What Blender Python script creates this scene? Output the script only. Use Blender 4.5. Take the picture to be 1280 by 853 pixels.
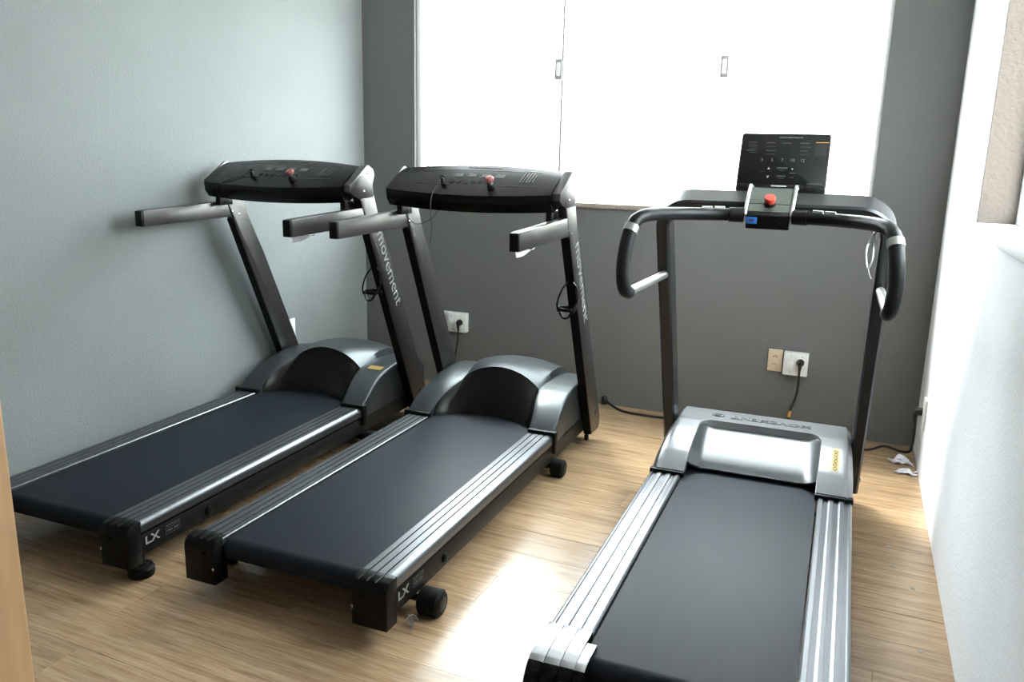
import bpy, bmesh, math, random
from mathutils import Vector, Matrix
for o in list(bpy.data.objects): bpy.data.objects.remove(o)
S = bpy.context.scene
COL = S.collection
random.seed(7)
R = math.radians

# ------------------------------------------------------------------ camera
CAM_F, PITCH, YAW, ROLL = 1026.5, .22687, .3887, .0228
cd = bpy.data.cameras.new('camera'); cam = bpy.data.objects.new('camera', cd); COL.objects.link(cam)
fw = Vector((-math.sin(YAW)*math.cos(PITCH), math.cos(YAW)*math.cos(PITCH), -math.sin(PITCH)))
rt = Vector((math.cos(YAW), math.sin(YAW), 0)); up = rt.cross(fw)
rt2 = math.cos(ROLL)*rt + math.sin(ROLL)*up; up2 = -math.sin(ROLL)*rt + math.cos(ROLL)*up
M = Matrix((rt2, up2, -fw)).transposed().to_4x4(); M.translation = Vector((0, 0, 1.5))
cam.matrix_world = M
cd.sensor_width = 36; cd.lens = CAM_F/1280*36; cd.clip_start = .02
S.camera = cam

# ------------------------------------------------------------------ daylight and exposure
W = bpy.data.worlds.new('World'); S.world = W; W.use_nodes = True
bg = W.node_tree.nodes['Background']
bg.inputs[0].default_value = (.89, .955, 1.0, 1); bg.inputs[1].default_value = 3.6
S.view_settings.view_transform = 'Standard'; S.view_settings.look = 'None'
S.view_settings.exposure = 3.0; S.view_settings.gamma = 1; S.view_settings.use_curve_mapping = False

sun = bpy.data.lights.new('hazy_sun', 'SUN'); sun.energy = 1.35; sun.angle = R(20); sun.color = (1.0, .985, .96)
sun_o = bpy.data.objects.new('hazy_sun', sun); COL.objects.link(sun_o)
sun_o.rotation_euler = Vector((.54, -.42, -.80)).to_track_quat('-Z', 'Y').to_euler()

def portal(name, loc, rot, sx, sy):
    l = bpy.data.lights.new(name, 'AREA'); l.shape = 'RECTANGLE'; l.size = sx; l.size_y = sy
    o = bpy.data.objects.new(name, l); COL.objects.link(o); o.location = loc; o.rotation_euler = rot
    l.cycles.is_portal = True
portal('window_daylight_back', (-1.27, 4.86, 1.86), (R(-90), 0, 0), 2.68, 1.28)
portal('window_daylight_right', (.575, 2.95, 1.93), (0, R(90), 0), 1.3, 1.1)

# ------------------------------------------------------------------ materials
def mat(name, col, rough=.5, metal=0, spec=.5, coat=0):
    m = bpy.data.materials.new(name); m.use_nodes = True
    b = m.node_tree.nodes['Principled BSDF']
    b.inputs['Base Color'].default_value = (*col, 1); b.inputs['Roughness'].default_value = rough
    b.inputs['Metallic'].default_value = metal; b.inputs['Specular IOR Level'].default_value = spec
    b.inputs['Coat Weight'].default_value = coat
    return m
def N(m, t, **kw):
    n = m.node_tree.nodes.new(t)
    for k, v in kw.items():
        if hasattr(n, k): setattr(n, k, v)
        else: n.inputs[k].default_value = v
    return n
def LK(m, a, b): m.node_tree.links.new(a, b)
def bsdf(m): return m.node_tree.nodes['Principled BSDF']
def noise(m, scale, detail=4, rough=.55, vec=None, sc=None):
    n = N(m, 'ShaderNodeTexNoise'); n.inputs['Scale'].default_value = scale
    n.inputs['Detail'].default_value = detail; n.inputs['Roughness'].default_value = rough
    if vec is None:
        vec = N(m, 'ShaderNodeTexCoord').outputs['Object']
    if sc:
        mp = N(m, 'ShaderNodeMapping'); mp.inputs['Scale'].default_value = sc; LK(m, vec, mp.inputs[0]); vec = mp.outputs[0]
    LK(m, vec, n.inputs['Vector'])
    return n
def ramp(m, src, stops):
    r = N(m, 'ShaderNodeValToRGB'); e = r.color_ramp.elements
    while len(e) < len(stops): e.new(.5)
    for i, (p, c) in enumerate(stops): e[i].position = p; e[i].color = (*c, 1)
    LK(m, src, r.inputs[0]); return r
def bump(m, src, strength, dist):
    b = N(m, 'ShaderNodeBump'); b.inputs['Strength'].default_value = strength; b.inputs['Distance'].default_value = dist
    LK(m, src, b.inputs['Height']); LK(m, b.outputs[0], bsdf(m).inputs['Normal'])
def plaster(name, c, var=.04, st=.5, sc=110, rough=.75):
    m = mat(name, c, rough, spec=.35)
    n = noise(m, 1.7, 3)
    r = ramp(m, n.outputs[0], [(.3, tuple(x*(1-var) for x in c)), (.7, tuple(min(1, x*(1+var)) for x in c))])
    LK(m, r.outputs[0], bsdf(m).inputs['Base Color'])
    bump(m, noise(m, sc, 3).outputs[0], st, .004)
    return m
def worn(name, c, rough, metal, var=.25, sc=30, spec=.5, rv=.12, stretch=None):
    m = mat(name, c, rough, metal, spec)
    n = noise(m, sc, 5, .6, sc=stretch)
    r = ramp(m, n.outputs[0], [(.3, tuple(x*(1-var) for x in c)), (.7, tuple(min(1, x*(1+var)) for x in c))])
    LK(m, r.outputs[0], bsdf(m).inputs['Base Color'])
    mr = N(m, 'ShaderNodeMapRange'); mr.inputs[3].default_value = max(.02, rough-rv); mr.inputs[4].default_value = min(1, rough+rv)
    LK(m, n.outputs[0], mr.inputs[0]); LK(m, mr.outputs[0], bsdf(m).inputs['Roughness'])
    return m
MT = {}
MT['wall_back'] = plaster('wall_back_paint', (.138, .137, .130), st=.6, sc=90)
MT['wall_left'] = plaster('wall_left_paint', (.22, .238, .238), st=.6, sc=95)
MT['wall_right'] = plaster('wall_right_paint', (.86, .87, .90), st=.35, sc=85)
MT['white_plaster'] = plaster('white_plaster', (.8, .8, .79))
MT['hall_paint'] = plaster('hall_paint', (.22, .21, .20))
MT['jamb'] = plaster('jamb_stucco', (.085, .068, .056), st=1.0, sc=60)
MT['granite'] = worn('sill_granite', (.32, .26, .21), .45, 0, .7, 160)
MT['white_alu'] = mat('white_aluminium', (.8, .8, .8), .35)
MT['alu'] = worn('latch_metal', (.55, .55, .55), .35, .8, .1)
MT['graphite'] = worn('graphite_metal', (.10, .096, .096), .34, .85, .05, 14, rv=.02)
MT['frame_dark'] = worn('frame_dark_paint', (.008, .0078, .0076), .42, 0, .15, 25, spec=.22, rv=.03)
MT['black'] = worn('black_plastic', (.0025, .0025, .0027), .42, 0, .2, 60, spec=.18, rv=.04)
MT['black_gloss'] = worn('black_gloss_plastic', (.0025, .0026, .0028), .25, 0, .1, 20, spec=.2, rv=.03)
MT['rubber'] = mat('black_rubber', (.003, .003, .003), .6, spec=.18)
MT['cover'] = mat('motor_cover_plastic', (.052, .060, .063), .36, .6)
MT['scoop'] = mat('scoop_black_plastic', (.004, .0037, .0034), .3, spec=.22)
MT['rail'] = worn('grey_rail_aluminium', (.125, .131, .138), .34, .85, .10, 6, rv=.06, stretch=(8, .6, 8))
MT['groove'] = mat('rail_groove', (.01, .01, .012), .7)
MT['silver'] = worn('silver_rail_aluminium', (.22, .225, .24), .30, .9, .05, 6, rv=.02, stretch=(8, .6, 8))
MT['silver_cover'] = mat('silver_cover_plastic', (.165, .17, .178), .28, .4)
MT['panel_grey'] = mat('recess_panel_plastic', (.05, .055, .058), .24, .1, .35)
MT['silver_gloss'] = mat('polished_cap', (.34, .345, .36), .28, .95)
MT['box_plate'] = mat('glossy_grey_plate', (.075, .09, .08), .2, .6)
MT['red'] = mat('red_button', (.36, .03, .018), .3)
MT['pink'] = mat('faded_red_button', (.26, .07, .06), .35)
MT['chrome'] = mat('chrome', (.7, .7, .7), .18, 1)
MT['bare'] = worn('bare_grey_tube', (.30, .30, .29), .35, .7, .05)
MT['foam'] = worn('black_foam', (.006, .006, .007), .5, 0, .3, 200, spec=.3)
MT['u_frame'] = mat('u_frame_paint', (.050, .051, .054), .30, .85)
MT['yellow'] = mat('yellow_sticker', (.42, .28, .06), .45)
MT['ink'] = mat('black_ink', (.03, .03, .03), .6)
MT['print'] = mat('pale_print', (.10, .10, .10), .5)
MT['dimprint'] = mat('dim_print', (.025, .025, .025), .5)
MT['pale_small'] = mat('worn_small_print', (.055, .055, .052), .5)
MT['letter'] = mat('silver_lettering', (.33, .33, .32), .4, .3)
MT['blue'] = mat('blue_label', (.012, .10, .36), .4)
MT['white_plastic'] = mat('white_outlet_plastic', (.72, .72, .69), .4)
MT['cream_plastic'] = mat('cream_outlet_plastic', (.62, .50, .36), .4)
MT['cable'] = mat('black_cable', (.004, .004, .004), .5)
MT['paper'] = worn('white_crumpled_plastic', (.70, .68, .74), .5, 0, .15, 30)
MT['yellow_tag'] = mat('yellow_cable_tag', (.5, .24, .02), .5)
MT['sub'] = mat('subfloor_dark', (.05, .035, .025), .9)
MT['mark'] = worn('scuff_mark', (.22, .20, .18), .6, 0, .3, 50)

def belt_mat():
    m = worn('running_belt_rubber', (.0105, .0140, .0195), .48, 0, .12, 5, spec=.12, rv=.04, stretch=(9, .8, 1))
    w = noise(m, 700, 1); bump(m, w.outputs[0], .25, .0006); return m
MT['belt'] = belt_mat()

def wood_mat():
    m = mat('oak_laminate', (.4, .25, .13), .25, spec=.4)
    tc = N(m, 'ShaderNodeTexCoord'); oi = N(m, 'ShaderNodeObjectInfo')
    add = N(m, 'ShaderNodeVectorMath'); add.operation = 'ADD'
    sc = N(m, 'ShaderNodeVectorMath'); sc.operation = 'SCALE'; sc.inputs['Scale'].default_value = 17
    cmb = N(m, 'ShaderNodeCombineXYZ')
    for i in range(3): LK(m, oi.outputs['Random'], cmb.inputs[i])
    LK(m, cmb.outputs[0], sc.inputs[0]); LK(m, tc.outputs['Object'], add.inputs[0]); LK(m, sc.outputs[0], add.inputs[1])
    n1 = noise(m, 3, 6, .62, vec=add.outputs[0], sc=(1.0, 14, 1))
    r1 = ramp(m, n1.outputs[0], [(.25, (.22, .138, .072)), (.48, (.36, .242, .140)), (.75, (.47, .340, .215))])
    n2 = noise(m, 9, 5, .7, vec=add.outputs[0], sc=(.7, 26, 1))
    r2 = ramp(m, n2.outputs[0], [(.38, (.62, .56, .5)), (.55, (1, 1, 1))])
    mx = N(m, 'ShaderNodeMix'); mx.data_type = 'RGBA'; mx.blend_type = 'MULTIPLY'; mx.inputs[0].default_value = .75
    LK(m, r1.outputs[0], mx.inputs[6]); LK(m, r2.outputs[0], mx.inputs[7])
    hs = N(m, 'ShaderNodeHueSaturation'); mr = N(m, 'ShaderNodeMapRange')
    mr.inputs[3].default_value = .95; mr.inputs[4].default_value = 1.22
    LK(m, oi.outputs['Random'], mr.inputs[0]); LK(m, mr.outputs[0], hs.inputs['Value']); LK(m, mx.outputs[2], hs.inputs['Color'])
    LK(m, hs.outputs[0], bsdf(m).inputs['Base Color'])
    bump(m, n2.outputs[0], .12, .001)
    return m
MT['wood'] = wood_mat()
def door_mat():
    m = mat('varnished_door_wood', (.50, .27, .12), .4)
    n = noise(m, 4, 5, .6, sc=(12, 12, 1))
    r = ramp(m, n.outputs[0], [(.3, (.74, .44, .22)), (.7, (.86, .54, .29))]); LK(m, r.outputs[0], bsdf(m).inputs['Base Color'])
    return m
MT['door'] = door_mat()
def glass_mat():
    m = bpy.data.materials.new('window_glass'); m.use_nodes = True; nt = m.node_tree
    nt.nodes.remove(nt.nodes['Principled BSDF']); out = nt.nodes['Material Output']
    t = nt.nodes.new('ShaderNodeBsdfTransparent'); t.inputs[0].default_value = (.96, .98, .97, 1)
    g = nt.nodes.new('ShaderNodeBsdfGlossy'); g.inputs['Roughness'].default_value = .03
    f = nt.nodes.new('ShaderNodeFresnel'); f.inputs[0].default_value = 1.35
    mx = nt.nodes.new('ShaderNodeMixShader')
    ge = nt.nodes.new('ShaderNodeNewGeometry'); inv = nt.nodes.new('ShaderNodeMath'); inv.operation = 'SUBTRACT'; inv.inputs[0].default_value = 1
    ml = nt.nodes.new('ShaderNodeMath'); ml.operation = 'MULTIPLY'      # reflect at the entering face only: a thin pane
    nt.links.new(ge.outputs['Backfacing'], inv.inputs[1]); nt.links.new(f.outputs[0], ml.inputs[0]); nt.links.new(inv.outputs[0], ml.inputs[1])
    nt.links.new(ml.outputs[0], mx.inputs[0]); nt.links.new(t.outputs[0], mx.inputs[1]); nt.links.new(g.outputs[0], mx.inputs[2])
    nt.links.new(mx.outputs[0], out.inputs[0]); return m
MT['glass'] = glass_mat()
def ext_mat():
    m = mat('weathered_garden_wall', (.7, .66, .62), .8)
    n = noise(m, 1.3, 5, .55, sc=(1.6, 1, .5))
    r = ramp(m, n.outputs[0], [(.55, (.72, .70, .68)), (.64, (.42, .26, .2)), (.72, (.10, .035, .022))]); LK(m, r.outputs[0], bsdf(m).inputs['Base Color'])
    return m
MT['garden_wall'] = ext_mat()
def acrylic_mat():
    m = bpy.data.materials.new('pale_translucent_plastic'); m.use_nodes = True; nt = m.node_tree
    t = nt.nodes.new('ShaderNodeBsdfTranslucent'); t.inputs[0].default_value = (.85, .82, .80, 1)
    b = nt.nodes['Principled BSDF']; b.inputs['Base Color'].default_value = (.30, .29, .28, 1)
    mx = nt.nodes.new('ShaderNodeMixShader'); mx.inputs[0].default_value = .06
    nt.links.new(b.outputs[0], mx.inputs[1]); nt.links.new(t.outputs[0], mx.inputs[2]); nt.links.new(mx.outputs[0], nt.nodes['Material Output'].inputs[0]); return m
MT['acrylic'] = acrylic_mat()
MT['concrete'] = worn('pale_concrete', (.5, .49, .46), .8, 0, .12, 6)
MT['leaf'] = worn('leaf_green', (.12, .26, .07), .5, 0, .4, 8)
MT['bark'] = worn('bark_brown', (.16, .11, .07), .8, 0, .3, 20)

# ------------------------------------------------------------------ mesh helpers
class MB:
    def __init__(s): s.v = []; s.f = []; s.m = []
    def add(s, v, f, mi=0):
        o = len(s.v); s.v += [tuple(p) for p in v]; s.f += [tuple(i+o for i in q) for q in f]; s.m += [mi]*len(f); return s
    def box(s, x0, x1, y0, y1, z0, z1, bev=0, mi=0, seg=2):
        if bev <= 0:
            v = [(x, y, z) for x in (x0, x1) for y in (y0, y1) for z in (z0, z1)]
            f = [(0, 1, 3, 2), (4, 6, 7, 5), (0, 4, 5, 1), (2, 3, 7, 6), (0, 2, 6, 4), (1, 5, 7, 3)]
            return s.add(v, f, mi)
        bm = bmesh.new(); bmesh.ops.create_cube(bm, size=1)
        for w in bm.verts: w.co = Vector(((x0+x1)/2+w.co.x*(x1-x0), (y0+y1)/2+w.co.y*(y1-y0), (z0+z1)/2+w.co.z*(z1-z0)))
        bmesh.ops.bevel(bm, geom=bm.edges[:], offset=bev, segments=seg, affect='EDGES', profile=.5)
        return s.bm(bm, mi)
    def bm(s, bm, mi=0):
        bm.verts.index_update(); v = [w.co[:] for w in bm.verts]; f = [[w.index for w in q.verts] for q in bm.faces]; bm.free()
        return s.add(v, f, mi)
    def prism(s, pts, fn0, fn1, mi=0, bev=0):
        """polygon pts (a,b); fn0/fn1 map (a,b) to the two 3-D caps"""
        n = len(pts); v = [fn0(a, b) for a, b in pts]+[fn1(a, b) for a, b in pts]
        f = [tuple(range(n))[::-1], tuple(range(n, 2*n))]+[(i, (i+1) % n, n+(i+1) % n, n+i) for i in range(n)]
        bm = bmesh.new(); vs = [bm.verts.new(p) for p in v]
        for q in f: bm.faces.new([vs[i] for i in q])
        bmesh.ops.recalc_face_normals(bm, faces=bm.faces[:])
        if bev: bmesh.ops.bevel(bm, geom=bm.edges[:], offset=bev, segments=2, affect='EDGES', profile=.5)
        return s.bm(bm, mi)
    def prism_x(s, pts, x0, x1, mi=0, bev=0): return s.prism(pts, lambda a, b: (x0, a, b), lambda a, b: (x1, a, b), mi, bev)
    def prism_y(s, pts, y0, y1, mi=0, bev=0): return s.prism(pts, lambda a, b: (a, y0, b), lambda a, b: (a, y1, b), mi, bev)
    def prism_z(s, pts, z0, z1, mi=0, bev=0): return s.prism(pts, lambda a, b: (a, b, z0), lambda a, b: (a, b, z1), mi, bev)
    def grid(s, fn, nu, nv, mi=0):
        v = [fn(i/nu, j/nv) for j in range(nv+1) for i in range(nu+1)]
        f = [(j*(nu+1)+i, j*(nu+1)+i+1, (j+1)*(nu+1)+i+1, (j+1)*(nu+1)+i) for j in range(nv) for i in range(nu)]
        return s.add(v, f, mi)
    def loft(s, rings, cap=True, closed=False, mi=0):
        n = len(rings[0]); v = [p for r in rings for p in r]; f = []; k = len(rings)
        for j in range(k if closed else k-1):
            a = j*n; b = ((j+1) % k)*n
            f += [(a+i, a+(i+1) % n, b+(i+1) % n, b+i) for i in range(n)]
        if cap and not closed: f += [tuple(range(n))[::-1], tuple(range((k-1)*n, k*n))]
        return s.add(v, f, mi)
    def tube(s, path, r, seg=10, closed=False, mi=0, sm=0, flat=None):
        P = [Vector(p) for p in path]
        if sm: P = spline(P, sm, closed)
        k = len(P); rings = []; prev = None
        for i in range(k):
            a = P[i-1] if (i > 0 or closed) else P[0]; b = P[(i+1) % k] if (i < k-1 or closed) else P[-1]
            t = (b-a).normalized()
            if prev is None:
                h = Vector((0, 0, 1)) if abs(t.z) < .9 else Vector((1, 0, 0)); u = t.cross(h).normalized()
            else: u = (prev-t*prev.dot(t)).normalized()
            prev = u; w = t.cross(u)
            rr = r[i] if isinstance(r, (list, tuple)) else r
            rings.append([P[i]+u*math.cos(2*math.pi*q/seg)*rr+w*math.sin(2*math.pi*q/seg)*rr*(flat or 1) for q in range(seg)])
        return s.loft(rings, True, closed, mi)
    def lathe(s, prof, base, axis, seg=20, mi=0):
        """prof: (radius, height along axis)"""
        ax = Vector(axis).normalized(); h = Vector((0, 0, 1)) if abs(ax.z) < .9 else Vector((1, 0, 0))
        u = ax.cross(h).normalized(); w = ax.cross(u); B = Vector(base)
        rings = [[B+ax*z+u*math.cos(2*math.pi*q/seg)*r+w*math.sin(2*math.pi*q/seg)*r for q in range(seg)] for r, z in prof]
        return s.loft(rings, True, False, mi)
    def obj(s, name, m, parent=None, smooth=.6, recalc=True):
        me = bpy.data.meshes.new(name); me.from_pydata(s.v, [], s.f)
        ms = m if isinstance(m, (list, tuple)) else [m]
        for q in ms: me.materials.append(MT[q])
        if len(ms) > 1: me.polygons.foreach_set('material_index', s.m)
        if recalc:
            bm = bmesh.new(); bm.from_mesh(me); bmesh.ops.recalc_face_normals(bm, faces=bm.faces[:]); bm.to_mesh(me); bm.free()
        if smooth:
            me.shade_smooth(); me.set_sharp_from_angle(angle=smooth)
        me.update()
        o = bpy.data.objects.new(name, me); COL.objects.link(o)
        if parent: o.parent = parent
        return o
def spline(P, n, closed=False):
    out = []; k = len(P)
    for i in range(k if closed else k-1):
        p1 = P[i]; p2 = P[(i+1) % k]
        p0 = P[i-1] if (i > 0 or closed) else p1*2-p2; p3 = P[(i+2) % k] if (i < k-2 or closed) else p2*2-p1
        for j in range(n):
            t = j/n
            out.append(.5*((2*p1)+(p2-p0)*t+(2*p0-5*p1+4*p2-p3)*t*t+(3*p1-p0-3*p2+p3)*t**3))
    if not closed: out.append(P[-1])
    return out
def lerp_tab(tab, x):
    if x <= tab[0][0]: return tab[0][1]
    for (a, b), (c, d) in zip(tab, tab[1:]):
        if x <= c:
            t = (x-a)/(c-a); return b+(d-b)*t
    return tab[-1][1]
def thing(name, label, cat, loc=(0, 0, 0), rz=0, group=None):
    o = bpy.data.objects.new(name, None); COL.objects.link(o); o.location = loc; o.rotation_euler = (0, 0, rz); o.empty_display_size = .1
    return tag(o, label, cat, group)
def tag(o, label, cat, group=None, kind=None):
    o['label'] = label; o['category'] = cat
    if group: o['group'] = group
    if kind: o['kind'] = kind
    return o
def struct(o, label, cat): return tag(o, label, cat, kind='structure')
def text(name, body, size, m, parent, origin, xdir, ydir, extr=.0006, sx=1.0, align='LEFT', bold=0, label=None, width=None):
    """flat lettering laid on a surface: origin + x direction + y direction (local to parent)"""
    c = bpy.data.curves.new(name+'_c', 'FONT'); c.body = body; c.size = size; c.extrude = extr; c.align_x = align; c.align_y = 'CENTER'
    c.offset = bold; c.resolution_u = 3
    t = bpy.data.objects.new(name+'_t', c); COL.objects.link(t)
    dg = bpy.context.evaluated_depsgraph_get(); me = bpy.data.meshes.new_from_object(t.evaluated_get(dg))
    bpy.data.objects.remove(t); bpy.data.curves.remove(c)
    if width:
        xs = [v.co.x for v in me.vertices]; sx = width/(max(xs)-min(xs))
    X = Vector(xdir).normalized(); Y = Vector(ydir).normalized(); Z = X.cross(Y)
    m4 = Matrix((X*sx, Y, Z)).transposed().to_4x4(); m4.translation = Vector(origin)
    me.transform(m4); me.materials.clear(); me.materials.append(MT[m])
    o = bpy.data.objects.new(name, me); COL.objects.link(o); o.parent = parent
    if label: o['label'] = label
    return o

# ------------------------------------------------------------------ room shell
YB, XR, CEIL = 4.69, .42, 2.72
WX0, WX1, WZ0, WZ1 = -2.615, .072, 1.215, 2.50      # back window opening
w = MB()
w.box(-3.75, WX0, YB, YB+.2, -.05, CEIL); w.box(WX1, .72, YB, YB+.2, -.05, CEIL)
w.box(WX0, WX1, YB, YB+.2, -.05, WZ0-.028); w.box(WX0, WX1, YB, YB+.2, WZ1, CEIL)
struct(w.obj('wall_back', 'wall_back', smooth=0), 'dark grey rough painted wall under and around the wide window', 'wall')
RY0, RY1, RZ0, RZ1 = 2.40, 3.50, 1.28, 2.58           # right window opening
w = MB()
w.box(XR, .585, -1.4, RY0, -.05, CEIL); w.box(XR, .585, RY1+.012, YB, -.05, CEIL)
w.box(XR, .585, RY0, RY1+.012, -.05, RZ0); w.box(XR, .585, RY0, RY1+.012, RZ1, CEIL)
struct(w.obj('wall_right', 'wall_right', smooth=0), 'bright white plastered wall beside the single silver treadmill', 'wall')
w = MB()
w.prism_z([(-2.99, YB), (-3.51, -1.4), (-3.75, -1.4), (-3.75, YB)], -.05, CEIL)
struct(w.obj('wall_left', 'wall_left', smooth=0), 'pale grey-green textured wall behind the leftmost treadmill', 'wall')
w = MB().box(-3.6, -.757, .25, .40, -.05, CEIL); w.box(-.757, .42, .25, .40, 2.15, CEIL)
struct(w.obj('wall_doorway', 'hall_paint', smooth=0), 'grey wall beside the doorway at the near left', 'wall')
w = MB().box(-3.75, .7, -1.6, -1.4, -.05, CEIL)
struct(w.obj('wall_front', 'hall_paint', smooth=0), 'grey wall behind the viewer', 'wall')
w = MB().box(-3.75, .72, -1.6, YB+.2, CEIL, CEIL+.12)
struct(w.obj('ceiling', 'white_plaster', smooth=0), 'plain white ceiling of the exercise room', 'ceiling')
d = MB().box(-.757, -.720, .23, .50, 0, 2.15, .004); d.box(-.757, .42, .23, .50, 2.15, 2.18, .004)
d = d.obj('door_1', 'door'); struct(d, 'orange-brown wooden door frame at the left edge', 'door frame')
MB().box(-.83, -.735, .40, .418, 0, 2.22, .004).obj('casing', 'door', d)

# floor: planks running left to right
fl = MB().box(-3.75, .72, -1.6, YB+.2, -.12, -.013)
fl = fl.obj('floor', 'sub', smooth=0); struct(fl, 'light oak plank floor with worn grain', 'floor')
PW, gap = .192, .0006
rows = []; y = 2.86
while y < YB+.25: rows.append((y, y+PW)); y += PW
y = 2.86
while y > -1.3: rows.append((y-PW, y)); y -= PW
tilt = R(-2.0)
for (a, b) in rows:
    x = -3.8-random.random()*1.2
    while x < .9:
        x1 = x+1.25; xa, xb = max(x, -3.75), min(x1, .75)
        if xb-xa > .02 and b > -1.2:
            g0 = .0016 if abs(a-2.86) < 1e-4 else gap; g1 = .0016 if abs(b-2.86) < 1e-4 else gap
            if a > 2.86+3*PW and False: pass
            lx, ly = (xb-xa-2*gap)/2, (b-a-g0-g1)/2
            p = MB().box(-lx, lx, -ly, ly, -.012, 0).obj('plank', 'wood', fl, smooth=0)
            cx, cy = (xa+xb)/2, (a+g0+b-g1)/2-2.86
            p.location = (cx*math.cos(tilt)-cy*math.sin(tilt), 2.84+cx*math.sin(tilt)+cy*math.cos(tilt), 0)
            p.rotation_euler = (0, 0, tilt)
        x = x1
def blob(name, x, y, rx, ry, m, parent, n=9, h=.0012):
    pts = []
    for i in range(n):
        a = 2*math.pi*i/n; q = .7+.5*random.random(); pts.append((x+rx*q*math.cos(a), y+ry*q*math.sin(a)))
    return MB().prism_z(pts, 0, h).obj(name, m, parent, smooth=0)
for (x, y, rx, ry) in [(.265, 3.36, .013, .011), (.272, 3.19, .010, .008), (.335, 3.04, .009, .008), (.335, 2.62, .007, .007), (.345, 4.28, .012, .008), (.33, 4.24, .006, .006),
                       (-.70, 3.55, .016, .010), (-.72, 3.38, .009, .006), (.22, 3.56, .005, .004)]:
    blob('scuff_mark', x, y, rx, ry, 'mark', fl)

# ------------------------------------------------------------------ back window
w1 = bpy.data.objects.new('window_1', None); COL.objects.link(w1); w1.location = (0, YB, 0)
struct(w1, 'wide sliding glass window with thin white frame and granite sill', 'window')
f = MB()
f.box(WX0, WX0+.03, .03, .10, WZ0, WZ1, .003); f.box(WX1-.02, WX1, .03, .10, WZ0, WZ1, .003)
f.box(WX0+.03, WX1-.02, .03, .10, WZ0, WZ0+.018, .003); f.box(WX0+.03, WX1-.02, .03, .10, WZ1-.03, WZ1, .003)
f.obj('window_frame', 'white_alu', w1)
MB().box(WX0-.01, WX1+.01, -.018, .2, WZ0-.028, WZ0, .004).obj('sill', 'granite', w1)
edges = [WX0+.03, -1.66, -.73+.0, -.30, WX1-.02]
edges = [WX0+.03, -1.665, -.75, WX1-.02]
for i in range(3):
    a, b = edges[i], edges[i+1]; yy = .05 if i == 1 else .066
    MB().box(a+.001, b+(.03 if i < 2 else 0)-.001, yy, yy+.008, WZ0+.018, WZ1-.03).obj('pane', 'glass', w1, smooth=0)
MB().box(-1.667, -1.655, .044, .062, WZ0+.018, WZ1-.03, .002).obj('meeting_strip', 'acrylic', w1)
for x in (-1.683, -.735):
    l = MB().box(x-.022, x+.022, .034, .048, 1.915, 2.03, .004).obj('latch', 'acrylic', w1)
    MB().box(x-.011, x+.011, .026, .035, 1.935, 2.01, .004).obj('latch_grip', 'white_alu', l)

# right window: opening in the right wall with a deep stucco jamb
w2 = bpy.data.objects.new('window_2', None); COL.objects.link(w2); w2.location = (XR, 0, 0)
struct(w2, 'side window with deep beige stucco jamb in the white wall', 'window')
MB().box(.002, .165, RY1, RY1+.012, RZ0-.004, RZ1).obj('jamb', 'jamb', w2, smooth=0)
f = MB()
f.box(.125, .16, RY1-.03, RY1, RZ0, RZ1, .003); f.box(.125, .16, RY0, RY0+.03, RZ0, RZ1, .003)
f.box(.125, .16, RY0+.03, RY1-.03, RZ0, RZ0+.03, .003); f.box(.125, .16, RY0+.03, RY1-.03, RZ1-.03, RZ1, .003)
f.box(.128, .156, 2.98, 3.01, RZ0+.03, RZ1-.03, .003)
f.obj('window_frame', 'white_alu', w2)
MB().box(.140, .146, RY0+.03, 2.98, RZ0+.03, RZ1-.03).obj('pane', 'glass', w2, smooth=0)
MB().box(.140, .146, 3.01, RY1-.03, RZ0+.03, RZ1-.03).obj('pane', 'glass', w2, smooth=0)
MB().box(-.016, .125, RY0-.04, 2.93, RZ0-.03, RZ0+.004, .006).obj('sill', 'wall_right', w2)

# ------------------------------------------------------------------ outside
g = MB().box(-9, 9, YB+.2, 14, -.35, -.25).obj('ground_outside', 'concrete', smooth=0); struct(g, 'pale concrete yard outside the wide window', 'ground')
g = MB().box(.585, 9, -4, YB+.2, -.35, -.25).obj('ground_side', 'concrete', smooth=0); struct(g, 'pale concrete yard outside the side window', 'ground')
g = MB().box(-9, 9, 8.0, 8.2, -.25, 2.7); g.box(-9, 9, 7.96, 8.24, 2.7, 2.78, .01)
tag(g.obj('garden_wall', 'garden_wall', smooth=0), 'pale rust-streaked boundary wall seen through the wide window', 'wall')
sh = thing('shrub', 'pale green shrub outside the right part of the wide window', 'shrub', (.55, 7.3, -.25))
MB().tube([(0, 0, 0), (.04, .02, .7), (-.03, 0, 1.5)], [.04, .03, .015], 8).obj('stem', 'bark', sh)
lv = MB()
for i in range(520):
    a = random.random()*6.283; h = .5+2.2*random.random(); rr = .55*math.sqrt(random.random())*(1-.35*abs(h-1.5)/1.2)
    c = Vector((rr*math.cos(a), rr*math.sin(a), h)); u = Vector((random.uniform(-1, 1), random.uniform(-1, 1), random.uniform(-.4, .8))).normalized()
    v = u.cross(Vector((random.random(), random.random(), random.random()))).normalized(); L = .07+.05*random.random()
    lv.add([c, c+u*L*.5+v*L*.28, c+u*L, c+u*L*.5-v*L*.28], [(0, 1, 2, 3)])
lo = lv.obj('foliage', 'leaf', sh, smooth=0, recalc=False); lo['kind'] = 'stuff'

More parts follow.
